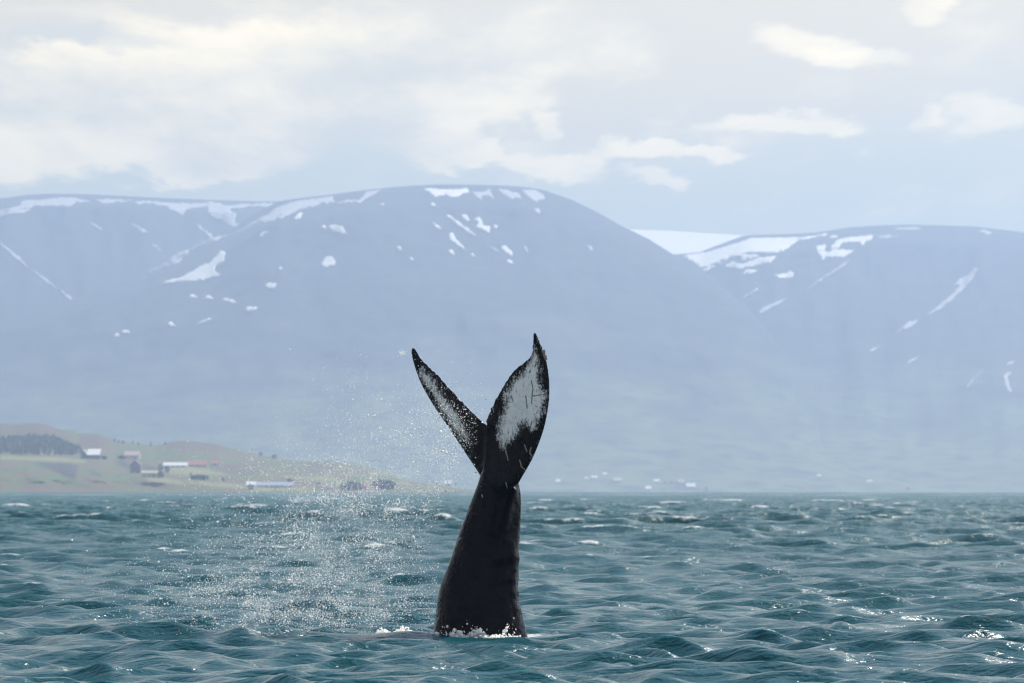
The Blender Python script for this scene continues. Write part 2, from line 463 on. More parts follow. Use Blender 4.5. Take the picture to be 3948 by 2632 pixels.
def snow(parent, land, poly, m, lift=6.0, step=7.0):
    pts = rough_edge(poly, step, 1.9)
    arr = np.array(pts)
    x0, y0 = arr.min(0); x1, y1 = arr.max(0)
    g = max(8.0, (x1 - x0) / 40)
    inner = [(x, y) for x in np.arange(x0, x1, g) for y in np.arange(y0, y1, g)]
    if inner:
        ia = np.array(inner); dd_ = sdf(ia[:, 0], ia[:, 1], arr); ia = ia[dd_ > g * 0.4]
    else: ia = np.zeros((0, 2))
    vs = [Vector((float(p[0]), float(p[1]))) for p in pts] + [Vector((float(p[0]), float(p[1]))) for p in ia]
    r = geometry.delaunay_2d_cdt(vs, [], [list(range(len(pts)))[::-1]], 1, 1e-4)
    v2 = np.array([(v_.x, v_.y) for v_ in r[0]])
    if not len(r[2]): return
    V = land.at(v2[:, 0], v2[:, 1], lift)
    me = bpy.data.meshes.new('snow_patch')
    me.from_pydata([tuple(p) for p in V], [], [f for f in r[2]])
    bm = bmesh.new(); bm.from_mesh(me)
    for f_ in bm.faces:
        f_.normal_update()
        if f_.normal.y > 0: f_.normal_flip()
    # a real edge down to the slope
    ed = [e_ for e_ in bm.edges if len(e_.link_faces) == 1]
    ret = bmesh.ops.extrude_edge_only(bm, edges=ed)
    for v_ in ret['geom']:
        if isinstance(v_, bmesh.types.BMVert): v_.co.y += lift + 4; v_.co.x *= 1 + (lift + 4) / 11000
    for f_ in bm.faces: f_.smooth = True
    bm.to_mesh(me); bm.free()
    link('snow_patch', me, m, parent)

def cr(ox, oy, s_):
    return lambda *pp: [(ox + x * s_, oy + y * s_) for x, y in pp]
A = cr(0, 680, 1300 / 2352)
B = cr(1200, 680, 1300 / 2352)
C = cr(2400, 680, 1548 / 2352)
for p_ in [A((0, 235), (60, 228), (140, 205), (150, 172), (300, 165), (430, 148), (520, 152), (630, 172), (620, 182), (520, 190), (470, 220), (360, 214), (230, 210), (170, 262), (60, 262), (0, 292), (-80, 320), (-80, 280)),
           A((670, 165), (760, 158), (920, 170), (900, 184), (800, 184), (740, 198), (700, 188)),
           A((920, 176), (1000, 172), (1160, 184), (1300, 190), (1440, 188), (1470, 205), (1360, 222), (1300, 232), (1275, 280), (1235, 258), (1190, 238), (1160, 212), (1000, 194), (960, 204)),
           A((1450, 182), (1530, 185), (1560, 205), (1700, 196), (1950, 188), (1900, 225), (1800, 212), (1600, 232), (1650, 265), (1640, 300), (1640, 325), (1720, 345), (1680, 380), (1600, 350), (1550, 310), (1480, 290), (1450, 255)),
           A((630, 325), (670, 335), (715, 375), (700, 384), (650, 355)),
           A((905, 330), (950, 345), (1030, 385), (1005, 402), (940, 365)),
           A((1055, 470), (1100, 490), (1160, 545), (1120, 528), (1065, 495)),
           A((1350, 335), (1400, 350), (1480, 410), (1470, 435), (1410, 390)),
           A((0, 458), (60, 505), (130, 560), (195, 630), (185, 636), (110, 580), (50, 525), (0, 478)),
           A((230, 655), (300, 700), (405, 785), (395, 790), (310, 735), (240, 672)), A((420, 795), (470, 825), (515, 872), (500, 878), (440, 825))]:
    snow(o_west, west, p_, shaded_snow_m)
for p_ in [A((1015, 688), (1040, 655), (1100, 640), (1150, 585), (1200, 555), (1300, 515), (1400, 465), (1480, 425), (1600, 410), (1700, 365), (1800, 300), (1880, 260), (1930, 215), (2060, 175), (2200, 160), (2320, 140), (2330, 190), (2230, 200), (2080, 240), (1960, 300), (1800, 340), (1660, 400), (1520, 445), (1330, 530), (1240, 605), (1120, 655)),
           B((160, 195), (240, 165), (330, 170), (380, 112), (480, 95), (400, 150), (340, 188), (250, 182)),
           B((1120, 112), (1220, 105), (1240, 88), (1280, 165), (1240, 140), (1190, 135), (1190, 178), (1150, 145)),
           B((1295, 95), (1360, 92), (1440, 120), (1475, 168), (1420, 150), (1405, 165), (1340, 128)),
           B((1475, 95), (1560, 98), (1620, 130), (1630, 162), (1580, 170), (1575, 195), (1520, 150), (1490, 130)),
           B((1550, 225), (1585, 222), (1600, 272), (1570, 255)), B((1475, 480), (1500, 490), (1520, 535), (1490, 520)),
           B((1920, 482), (1950, 488), (1975, 525), (1945, 520)), B((1230, 488), (1270, 500), (1330, 545), (1280, 525))]:
    snow(o_main, main, p_, shaded_snow_m)
for p_ in [A((1122, 755), (1150, 732), (1250, 708), (1340, 665), (1390, 625), (1460, 605), (1510, 565), (1540, 520), (1572, 530), (1555, 605), (1505, 625), (1495, 665), (1545, 690), (1460, 718), (1360, 735), (1220, 740)),
           A((2240, 615), (2265, 570), (2310, 555), (2345, 590), (2335, 630), (2260, 636)),
           A((1845, 762), (1880, 742), (1928, 748), (1920, 785), (1870, 782)), A((1315, 838), (1340, 822), (1385, 845), (1340, 856)),
           A((1420, 850), (1460, 830), (1490, 862), (1450, 860)), A((1540, 860), (1580, 848), (1670, 885), (1610, 888)),
           A((1708, 925), (1740, 908), (1795, 915), (1780, 940), (1730, 945)), A((1168, 1025), (1195, 1012), (1240, 1050), (1195, 1050)),
           A((845, 1085), (880, 1070), (910, 1090), (870, 1102)), A((790, 1115), (820, 1092), (832, 1115), (810, 1125)),
           A((1375, 1025), (1430, 1000), (1480, 985), (1470, 1005), (1390, 1035)), A((1800, 420), (1840, 385), (1875, 390), (1830, 425)),
           A((2050, 290), (2085, 255), (2115, 258), (2090, 300), (2060, 305)), A((1938, 645), (1955, 630), (1978, 648), (1955, 656)),
           A((2240, 350), (2265, 340), (2280, 370), (2255, 368)),
           B((780, 85), (900, 92), (1000, 92), (1090, 82), (1105, 118), (1050, 122), (1005, 150), (940, 130), (860, 148), (830, 118)),
           B((120, 350), (160, 340), (215, 345), (252, 408), (200, 395), (140, 375)),
           B((935, 270), (965, 270), (1060, 345), (1120, 385), (1160, 432), (1090, 390), (1000, 325)),
           B((1045, 268), (1075, 266), (1112, 310), (1095, 320), (1060, 298)),
           B((1130, 300), (1180, 290), (1205, 345), (1250, 350), (1240, 402), (1180, 370), (1140, 350), (1165, 335)),
           B((832, 325), (860, 325), (912, 365), (895, 375)), B((958, 400), (990, 395), (1020, 450), (1060, 490), (1090, 532), (1040, 500), (965, 440)),
           B((955, 520), (980, 512), (1003, 545), (985, 552)), B((1105, 545), (1125, 535), (1145, 560), (1125, 565)),
           B((1320, 485), (1350, 485), (1395, 520), (1412, 562), (1380, 555), (1330, 510)), B((1360, 585), (1385, 580), (1415, 615), (1390, 615)),
           B((588, 488), (610, 488), (632, 522), (605, 515)), B((685, 565), (708, 568), (722, 595), (695, 588)), B((480, 190), (510, 190), (510, 208), (485, 208)),
           B((1270, 340), (1298, 340), (1298, 365), (1275, 368)), B((830, 190), (860, 190), (870, 215), (840, 210))]:
    snow(o_main, main, p_, snow_m)
for p_ in [C((745, 365), (900, 360), (1040, 358), (1200, 335), (1190, 350), (1110, 362), (1030, 380), (940, 445), (820, 460), (760, 490), (700, 500), (690, 470), (620, 480), (580, 520), (520, 540), (480, 565), (440, 520), (350, 470), (420, 455), (520, 440), (640, 400)),
           C((590, 540), (640, 500), (700, 515), (790, 480), (910, 465), (870, 510), (790, 525), (700, 545)),
           C((695, 575), (730, 545), (795, 550), (750, 575)), C((880, 580), (960, 570), (980, 552), (1008, 570), (990, 600), (920, 602)),
           C((1135, 405), (1190, 400), (1185, 440), (1230, 440), (1220, 410), (1260, 370), (1340, 355), (1470, 345), (1455, 380), (1420, 385), (1410, 410), (1390, 385), (1290, 390), (1250, 430), (1365, 432), (1300, 475), (1190, 480), (1170, 495), (1140, 440)),
           C((1590, 312), (1640, 298), (1740, 300), (1750, 318), (1640, 320)), C((2075, 320), (2120, 312), (2165, 335), (2140, 346)),
           C((690, 718), (730, 690), (790, 655), (795, 665), (740, 705)), C((790, 800), (830, 765), (920, 728), (970, 710), (890, 765), (810, 808)),
           C((1060, 680), (1150, 605), (1330, 490), (1300, 525), (1180, 600)), C((1770, 820), (1850, 760), (1930, 690), (1980, 640), (1940, 640), (1970, 605), (2030, 575), (2060, 535), (2082, 545), (2060, 595), (1980, 680), (1880, 770), (1800, 810)),
           C((1590, 925), (1650, 875), (1690, 848), (1740, 840), (1700, 875)), C((1440, 1025), (1470, 1000), (1510, 992), (1480, 1012)),
           C((1640, 1112), (1690, 1070), (1740, 1045), (1710, 1075)), C((2000, 1260), (2040, 1190), (2115, 1125), (2090, 1155), (2050, 1195)),
           C((2232, 1160), (2260, 1142), (2282, 1145), (2255, 1175), (2280, 1265), (2265, 1262), (2240, 1205)), C((2245, 1105), (2270, 1080), (2300, 1075), (2280, 1098)),
           C((1490, 355), (1540, 345), (1620, 350), (1540, 368)), C((1210, 355), (1260, 345), (1250, 365), (1215, 368))]:
    snow(o_east, east, p_, shaded_snow_m if p_[0][1] > 1080 or p_[0][0] > 3200 else snow_m)

# ------------------------------------------------------------------ headland
head_sky = [(-2500, 1560), (-1200, 1580), (-400, 1610), (0, 1629), (60, 1633), (110, 1629), (150, 1628), (190, 1637), (220, 1650), (280, 1658), (310, 1668), (380, 1670), (410, 1684), (440, 1696), (520, 1706), (600, 1713), (640, 1707), (670, 1698), (720, 1696), (780, 1703),
            (840, 1708), (870, 1722), (920, 1731), (1000, 1750), (1060, 1760), (1120, 1772), (1200, 1775), (1300, 1776), (1400, 1792), (1450, 1807), (1500, 1824), (1560, 1846), (1620, 1857), (1700, 1868), (1760, 1878), (1820, 1884.5), (1900, 1885.6)]
head = Land(head_sky, 1898.5, [(0, 4350), (0.22, 4450), (0.36, 4560), (0.5, 4780), (0.7, 5100), (0.92, 5400), (1, 5600)], 75, 8, 210, 3.5)
zones_dark = [[(x / 3.36, 1580 + y / 3.36) for x, y in pp] for pp in (
    [(430, 680), (560, 672), (900, 690), (1010, 720), (985, 830), (980, 905), (900, 880), (760, 810), (600, 745)],
    [(1100, 770), (1200, 790), (1320, 840), (1300, 855), (1180, 810)],
    [(1480, 660), (1600, 650), (1720, 720), (1800, 790), (1740, 800), (1640, 745)],
    [(1810, 700), (1980, 730), (2100, 770), (2180, 790), (2180, 815), (2050, 800), (1880, 770)])]
zones_heath = [[(x / 3.36, 1580 + y / 3.36) for x, y in pp] for pp in (
    [(-400, 150), (0, 160), (500, 160), (750, 230), (900, 330), (870, 440), (600, 360), (300, 300), (0, 320), (-400, 320)],
    [(1010, 310), (1260, 300), (1460, 390), (1400, 470), (1020, 460)])] + \
    [[(600 + x / 3.36, 1650 + y / 3.36) for x, y in pp] for pp in (
    [(150, 200), (350, 150), (800, 190), (1000, 260), (1080, 300), (700, 290), (300, 270)], [(1100, 480), (1300, 500), (1340, 560), (1150, 540)],
    [(1500, 570), (1700, 640), (1850, 690), (1600, 670)], [(1950, 430), (2250, 480), (2300, 560), (2000, 540)], [(700, 470), (1100, 470), (1400, 580), (900, 590)])]
zones_field = [[(x / 3.36, 1580 + y / 3.36) for x, y in pp] for pp in ([(1830, 830), (2352, 900), (2352, 960), (2000, 940), (1850, 870)], [(0, 585), (700, 600), (1150, 640), (1100, 680), (500, 650), (0, 640)])] + \
    [[(600 + x / 3.36, 1650 + y / 3.36) for x, y in pp] for pp in ([(0, 640), (500, 680), (1200, 720), (1200, 790), (600, 740), (0, 700)], [(1180, 760), (2000, 760), (2000, 810), (1180, 810)], [(0, 480), (600, 500), (1000, 600), (500, 620), (0, 580)], [(1300, 600), (2300, 620), (2352, 680), (1900, 660)])]
def zone(zs):
    def fn(Xp, Py):
        r = np.full(Xp.shape, -60.0)
        for z_ in zs: r = np.maximum(r, sdf(Xp, Py, z_))
        return np.clip(r / 8.0, -3, 3)
    return fn
hm, nt, b = mat('headland_grass')
pos = nt.node('ShaderNodeNewGeometry').outputs['Position']
px_, py_, pz_ = nt.xyz(pos)
s2 = nt.vec(px_, nt.m('MULTIPLY', py_, 0.25), nt.m('MULTIPLY', pz_, 3.0))
n1 = nt.noise(s2, 0.03, 5, 0.6); n2 = nt.noise(s2, 0.12, 5, 0.65)
wv = nt.m('MULTIPLY', nt.m('SUBTRACT', n2, 0.5), 3.0)
c = nt.mix(nt.ramp(n1, 0.42, 0.60), (0.110, 0.145, 0.065), (0.150, 0.118, 0.080))
c = nt.mix(nt.ramp(nt.m('ADD', nt.attr('field'), wv), -0.6, 0.9), c, (0.22, 0.225, 0.115))
c = nt.mix(nt.ramp(nt.m('ADD', nt.attr('heath'), wv), -1.6, 1.6, 0.0, 0.85), c, (0.125, 0.095, 0.08))
c = nt.mix(nt.ramp(nt.m('ADD', nt.attr('dark'), wv), -1.1, 1.1, 0.0, 0.9), c, (0.055, 0.055, 0.06))
c = nt.mix(nt.ramp(n2, 0.55, 0.85, 0.0, 0.35), c, (0.115, 0.105, 0.075))
nt.put(b.inputs['Base Color'], c); nt.put(b.inputs['Roughness'], 0.95); nt.put(b.inputs['Specular IOR Level'], 0.1)
o = link('headland', head.mesh('headland', np.linspace(-2500, 1900, 620), 90, {'dark': zone(zones_dark), 'heath': zone(zones_heath), 'field': zone(zones_field)}, back=300), hm)
tag(o, kind='structure')

# ------------------------------------------------------------------ buildings
white_w = plain('white_wall', (0.72, 0.72, 0.70)); white_r = plain('white_roof', (0.88, 0.88, 0.87), 0.3, 0.03)
dark_w = plain('dark_wall', (0.16, 0.15, 0.17)); red_r = plain('red_roof', (0.42, 0.16, 0.15), 0.5); pink_r = plain('faded_red_roof', (0.55, 0.40, 0.38), 0.5)
grey_r = plain('grey_blue_roof', (0.42, 0.47, 0.56), 0.4, 0.06); cream_w = plain('cream_wall', (0.55, 0.52, 0.40)); purple_r = plain('dull_purple_roof', (0.20, 0.15, 0.20), 0.6)
glass_m, nt, b = mat('window_glass'); nt.put(b.inputs['Base Color'], (0.03, 0.035, 0.045)); nt.put(b.inputs['Roughness'], 0.1)

def box_mesh(name, x0, x1, y0, y1, z0, z1):
    v = [(x, y, z) for z in (z0, z1) for y in (y0, y1) for x in (x0, x1)]
    f = [(0, 2, 3, 1), (4, 5, 7, 6), (0, 1, 5, 4), (1, 3, 7, 5), (3, 2, 6, 7), (2, 0, 4, 6)]
    me = bpy.data.meshes.new(name); me.from_pydata(v, [], f); return me

def house(name, label, cat, land, x0, x1, ytop, ybot, wm, rm, roof_frac=0.5, gable='x', depth=None, windows=3, group=None, door=True):
    """x0..x1, ytop..ybot: its size in the photograph; gable 'x' = ridge along x, 'y' = gable end faces the water"""
    c_ = land.at(np.array([(x0 + x1) / 2]), np.array([float(ybot)]))[0]
    D = c_[1] - 4; s_ = D / F
    wd = (x1 - x0) * s_; ht = (ybot - ytop) * s_
    dp = depth or max(6.0, min(12.0, wd * 0.6))
    dp = max(dp, 4.4 * ht * roof_frac)
    e_ = bpy.data.objects.new(name, None); COL.objects.link(e_)
    e_.location = ((((x0 + x1) / 2) - CX) * s_, D, CAMH + (HY - ybot) * s_)
    tag(e_, label, cat, group)
    zw = ht * (1 - roof_frac)
    # walls with gable tops
    if gable == 'x':
        v = [(-wd/2, 0, -3), (wd/2, 0, -3), (wd/2, dp, -3), (-wd/2, dp, -3), (-wd/2, 0, zw), (wd/2, 0, zw), (wd/2, dp, zw), (-wd/2, dp, zw), (-wd/2, dp/2, ht), (wd/2, dp/2, ht)]
        f = [(0, 1, 5, 4), (2, 3, 7, 6), (1, 2, 6, 9, 5), (3, 0, 4, 8, 7)]
        rv = [(-wd/2-.3, -.5, zw-.15), (wd/2+.3, -.5, zw-.15), (wd/2+.3, dp/2, ht+.1), (-wd/2-.3, dp/2, ht+.1), (-wd/2-.3, dp+.5, zw-.15), (wd/2+.3, dp+.5, zw-.15)]
    else:
        v = [(-wd/2, 0, -3), (wd/2, 0, -3), (wd/2, dp, -3), (-wd/2, dp, -3), (-wd/2, 0, zw), (wd/2, 0, zw), (wd/2, dp, zw), (-wd/2, dp, zw), (0, 0, ht), (0, dp, ht)]
        f = [(0, 1, 5, 8, 4), (2, 3, 7, 9, 6), (1, 2, 6, 5), (3, 0, 4, 7)]
        rv = [(-wd/2-.3, -.4, zw-.15), (-wd/2-.3, dp+.4, zw-.15), (0, dp+.4, ht+.1), (0, -.4, ht+.1), (wd/2+.3, -.4, zw-.15), (wd/2+.3, dp+.4, zw-.15)]
    me = bpy.data.meshes.new('wall'); me.from_pydata(v, [], f); link('wall', me, wm, e_)
    rf = [(0, 1, 2, 3), (3, 2, 5, 4)]
    top = [(x, y, z + .22) for x, y, z in rv]
    fa = [tuple(i + 6 for i in q_) for q_ in rf] + [q_[::-1] for q_ in rf]
    rim = [0, 1, 2, 5, 4, 3] if gable == 'x' else [0, 1, 2, 5, 4, 3]
    for i in range(6):
        p_, q_ = rim[i], rim[(i + 1) % 6]; fa.append((p_, q_, q_ + 6, p_ + 6))
    me = bpy.data.meshes.new('roof'); me.from_pydata(rv + top, [], fa); me.validate(); ro = link('roof', me, rm, e_)
    if windows and zw > 1.2:
        wmesh = box_mesh('window', -.55, .55, -.06, .02, -.5, .5)
        for i in range(windows):
            wo_ = link('window', wmesh, glass_m, e_)
            wo_.location = (wd * ((i + .5) / windows - .5) * .86, 0, zw * .55)
    if door and zw > 1.8:
        do = link('door', box_mesh('door', -.5, .5, -.05, .02, 0, min(2.0, zw * .8)), dark_w, e_); do.location = (wd * .22, 0, 0)
    return e_

house('farmhouse', 'white roofed house with dark gable front above the grassy bluff beside the dark forest', 'house', head, 336, 385, 1729, 1766, dark_w, white_r, .6, 'x', 9, 3)
house('outbuilding', 'small white outbuilding touching the left end of the white roofed house', 'outbuilding', head, 312, 332, 1732, 1764, dark_w, white_r, .5, 'y', 6, 1)
house('house', 'pale pink roofed house with a pale wall between bushes above the bluff', 'house', head, 480, 537, 1738, 1768, white_w, pink_r, .5, 'x', 9, 3)
house('barn', 'dull purple barn standing just below the pale pink roofed house', 'barn', head, 502, 540, 1772, 1820, purple_r, purple_r, .35, 'y', 9, 1)
house('cottage', 'low cream cottage with dark windows between the purple barn and a dark shed', 'cottage', head, 545, 607, 1813, 1838, cream_w, cream_w, .35, 'x', 7, 3)
house('shed', 'small dark shed to the right of the low cream cottage', 'shed', head, 609, 631, 1812, 1838, dark_w, dark_w, .4, 'y', 6, 0, None, False)
house('long_shed', 'long low white roofed shed joined end to end with a pink roofed barn', 'shed', head, 630, 722, 1781, 1799, white_w, white_r, .65, 'x', 9, 4)
house('barn', 'long low barn with a faded pink red roof beside the long white shed', 'barn', head, 724, 798, 1774, 1797, cream_w, red_r, .7, 'x', 9, 3)
house('cottage', 'small red roofed cottage right of the pink roofed barn on the hillside', 'cottage', head, 812, 846, 1775, 1792, white_w, red_r, .6, 'x', 7, 1)
house('cowshed', 'very long pale blue grey roofed shed low above the shoreline', 'shed', head, 985, 1130, 1857, 1877, grey_r, grey_r, .6, 'x', 11, 6)
house('annex', 'short white building at the left end of the long pale blue grey shed', 'building', head, 950, 985, 1855, 1876, white_w, white_r, .6, 'x', 9, 2)
house('pump_house', 'narrow tall white hut at the shoreline beside a purple roofed shed', 'hut', head, 1230, 1246, 1866, 1886, white_w, white_r, .3, 'y', 5, 1)
house('boat_shed', 'dull purple roofed shed right of the narrow white hut at the shoreline', 'shed', head, 1250, 1288, 1868, 1886, white_w, purple_r, .6, 'x', 7, 2)
house('cottage', 'small red roofed cottage among dark shoreline bushes', 'cottage', head, 1388, 1418, 1864, 1884, white_w, red_r, .5, 'x', 7, 2)
house('house', 'lone white house on the low tip of the headland beside the whale', 'house', head, 1713, 1740, 1852, 1871, white_w, white_r, .5, 'x', 9, 2)

far_list = [(2151, 17, 13, 1859), (2262, 17, 7, 1845), (2292, 22, 11, 1843), (2332, 15, 9, 1829), (2500, 20, 15, 1887), (2532, 22, 12, 1857), (2564, 13, 12, 1862), (2588, 13, 12, 1862),
            (2627, 24, 15, 1861), (2665, 34, 18, 1879), (2722, 14, 17, 1886), (2382, 30, 16, 1856), (3158, 14, 8, 1835), (3354, 18, 8, 1856), (3818, 18, 10, 1835), (3500, 16, 14, 1884)]
fl = ['small white house farthest left on the far shore, just right of the whale', 'left one of two white roofs close together on the far shore', 'right one of two white roofs close together on the far shore',
      'tiny white house above the pair of white roofs on the far shore', 'lone white house at the waterline right of the cream barn', 'white house left of a pair of twin cottages on the far shore',
      'left twin cottage on the far shore', 'right twin cottage on the far shore', 'pinkish house just above the brightest house of the far shore village',
      'biggest and brightest white house in the far shore village', 'tall pale house at the waterline, last on the right of the far shore village', 'cream coloured barn on the far shore above a pale field',
      'tiny pale house alone on the green slope right of the far village', 'pale house low on the far shore under the right mountain', 'tiny pale pink house near the right edge of the far shore', 'pale hut at the waterline beside a whitecap on the right']
for i, (cx_, wp, hp, yb) in enumerate(far_list):
    wp *= 1.05; hp *= 1.05
    house('barn' if i == 11 else 'house', fl[i], 'barn' if i == 11 else 'house', main if cx_ < 3400 else main, cx_ - wp / 2, cx_ + wp / 2, yb - hp, yb, cream_w if i == 11 else white_w, cream_w if i == 11 else (pink_r if i in (8, 14) else white_r), .75, 'x' if wp > hp * 1.2 else 'y', 9, 2, 'houses of the far shore village')

# ------------------------------------------------------------------ trees
leaf_m = plain('conifer_needles', (0.085, 0.11, 0.09), 0.8, 0.3, 1.5)
bush_m = plain('bush_leaves', (0.075, 0.085, 0.075), 0.8, 0.3, 1.5)
bark_m = plain('bark', (0.10, 0.075, 0.055), 0.9)
def crown_mesh(name, h, w_, kind, n, seed):
    r = random.Random(seed); v, f = [], []
    for i in range(n):
        t = r.random() ** (0.8 if kind == 'fir' else 1.0)
        rad = (w_ / 2) * ((1 - t) ** 0.8 if kind == 'fir' else math.sqrt(max(0.02, 1 - (2 * t - 1) ** 2)) ) * (0.55 + 0.5 * r.random())
        an = r.random() * 6.28; z = h * (0.12 + 0.88 * t); sx = (0.25 + 0.3 * r.random()) * (w_ * .28)
        cxx, cyy = rad * math.cos(an), rad * math.sin(an)
        nrm = Vector((r.gauss(0, 1), r.gauss(0, 1), r.gauss(0, 1))).normalized(); t1 = nrm.orthogonal().normalized() * sx; t2 = nrm.cross(t1).normalized() * sx
        c_ = Vector((cxx, cyy, z)); b0 = len(v)
        v += [tuple(c_ + t1), tuple(c_ + t2), tuple(c_ - t1 * .8), tuple(c_ - t2 * .8)]; f.append((b0, b0 + 1, b0 + 2, b0 + 3))
    me = bpy.data.meshes.new(name); me.from_pydata(v, [], f); return me
def tree(name, label, cat, land, px, ybot, wp, hp, kind='fir', group=None, seed=1, m=None):
    c_ = land.at(np.array([float(px)]), np.array([float(ybot)]))[0]; s_ = c_[1] / F
    e_ = bpy.data.objects.new(name, None); COL.objects.link(e_); e_.location = tuple(c_)
    tag(e_, label, cat, group)
    w_, h = wp * s_, hp * s_
    bm = bmesh.new(); bmesh.ops.create_cone(bm, cap_ends=True, segments=6, radius1=max(.12, w_ * .05), radius2=.04, depth=h * .8 + .5)
    for v_ in bm.verts: v_.co.z += h * .4 - .25
    me = bpy.data.meshes.new('trunk'); bm.to_mesh(me); bm.free(); link('trunk', me, bark_m, e_)
    link('crown', crown_mesh('crown', h, w_, kind, 260 if wp > 30 else 130, seed), m or (leaf_m if kind == 'fir' else bush_m), e_)
    return e_
ridge_trees = [(442, 1703, 12, 16, 'leftmost dark conifer of the row on the headland skyline'), (458, 1706, 11, 13, 'second conifer from the left on the headland skyline'), (474, 1709, 13, 14, 'third conifer from the left on the headland skyline'),
               (512, 1711, 10, 14, 'thin lone conifer in the middle of the headland skyline'), (533, 1713, 11, 12, 'low conifer left of the gap on the headland skyline'), (581, 1719, 12, 17, 'tall lone conifer standing in the dip of the headland skyline'),
               (1006, 1755, 15, 14, 'bushy tree on the skyline above the long grey shed'), (1058, 1765, 22, 14, 'wide low bush on the skyline right of the bushy tree'), (636, 1712, 11, 10, 'low conifer right of the skyline dip')]
for i, (x, y, w_, h, l_) in enumerate(ridge_trees):
    tree('tree', l_, 'tree', head, x, y, w_, h, 'fir' if i < 6 or i == 8 else 'bush', 'trees on the headland skyline', 20 + i)
for i, (x, y, w_, h, l_, n_) in enumerate([(617, 1815, 24, 26, 'round dark tree behind the small dark shed', 'tree'), (645, 1820, 20, 24, 'pointed dark tree right of the small dark shed', 'tree'),
                                       (736, 1842, 12, 22, 'slim upright bush at the left end of the dark hedge on the pasture', 'bush'), (768, 1845, 62, 13, 'wide low dark hedge on the green pasture', 'hedge'),
                                       (862, 1852, 14, 12, 'small round bush on the pasture right of the wide hedge', 'bush'), (966, 1884, 26, 20, 'dark bush at the shoreline below the long grey shed', 'bush'),
                                       (1226, 1880, 16, 26, 'dark slim tree left of the narrow white hut', 'tree'), (1346, 1885, 70, 26, 'broad dark bush at the shoreline left of the red roofed cottage', 'bush'),
                                       (1375, 1884, 50, 22, 'dark bush in front of the red roofed shoreline cottage', 'bush'), (1465, 1886, 62, 38, 'tall dark clump left half of the grove nearest the whale', 'tree'), (1500, 1886, 48, 34, 'tall dark clump right half of the grove nearest the whale', 'tree'),
                                       (470, 1768, 30, 14, 'dark bush left of the pale pink roofed house', 'bush'), (400, 1768, 26, 12, 'low dark bush right of the white roofed house', 'bush'), (1120, 1856, 26, 12, 'low bush behind the right end of the long grey shed', 'bush')]):
    tree(n_, l_, n_, head, x, y, w_, h, 'bush', None, 60 + i)

# spruce plantation on the left slope: one mass
fpoly = [(-700, 1700), (-60, 1700), (40, 1690), (120, 1684), (190, 1684), (240, 1700), (270, 1718), (312, 1724), (316, 1752), (225, 1754), (120, 1752), (0, 1750), (-700, 1748)]
pts = []
fr = np.random.default_rng(4)
while len(pts) < 1500:
    c_ = np.stack([fr.uniform(-700, 320, 900), fr.uniform(1682, 1756, 900)], -1)
    pts += list(c_[sdf(c_[:, 0], c_[:, 1], fpoly) > 0])
pts = np.array(pts[:1500])
base = head.at(pts[:, 0], pts[:, 1])
V, Fc = [], []
for i, b_ in enumerate(base):
    h = fr.uniform(3.5, 5.5); r_ = fr.uniform(1.3, 2.0)
    for lev in range(3):
        z0 = h * (0.1 + lev * .28); z1 = h * (0.5 + lev * .26); rr = r_ * (1 - lev * .27); ph = fr.uniform(0, 6)
        n0 = len(V)
        for j in range(5):
            V.append((b_[0] + rr * math.cos(ph + j * 1.2566), b_[1] + rr * math.sin(ph + j * 1.2566), b_[2] + z0))
        V.append((b_[0], b_[1], b_[2] + min(z1, h)))
        for j in range(5): Fc.append((n0 + j, n0 + (j + 1) % 5, n0 + 5))
o = link('forest', np_mesh('forest', V, Fc, smooth=False), leaf_m); tag(o, 'dark spruce plantation on the slope left of the white roofed house', 'forest', kind='stuff')

# ------------------------------------------------------------------ the whale
E1 = cr(1500, 1220, 700 / 1614)
E2 = cr(1600, 1750, 550 / 1150)
def resample(pts, n):
    p = np.array(pts, float); s_ = np.concatenate([[0], np.cumsum(np.hypot(*np.diff(p, axis=0).T))]); u = np.linspace(0, s_[-1], n)
    return np.stack([np.interp(u, s_, p[:, 0]), np.interp(u, s_, p[:, 1])], -1)
def world(px, py, dy):
    D = WD + dy
    return np.stack([(px - CX) / F * D, D, CAMH + (HY - py) / F * D], -1)

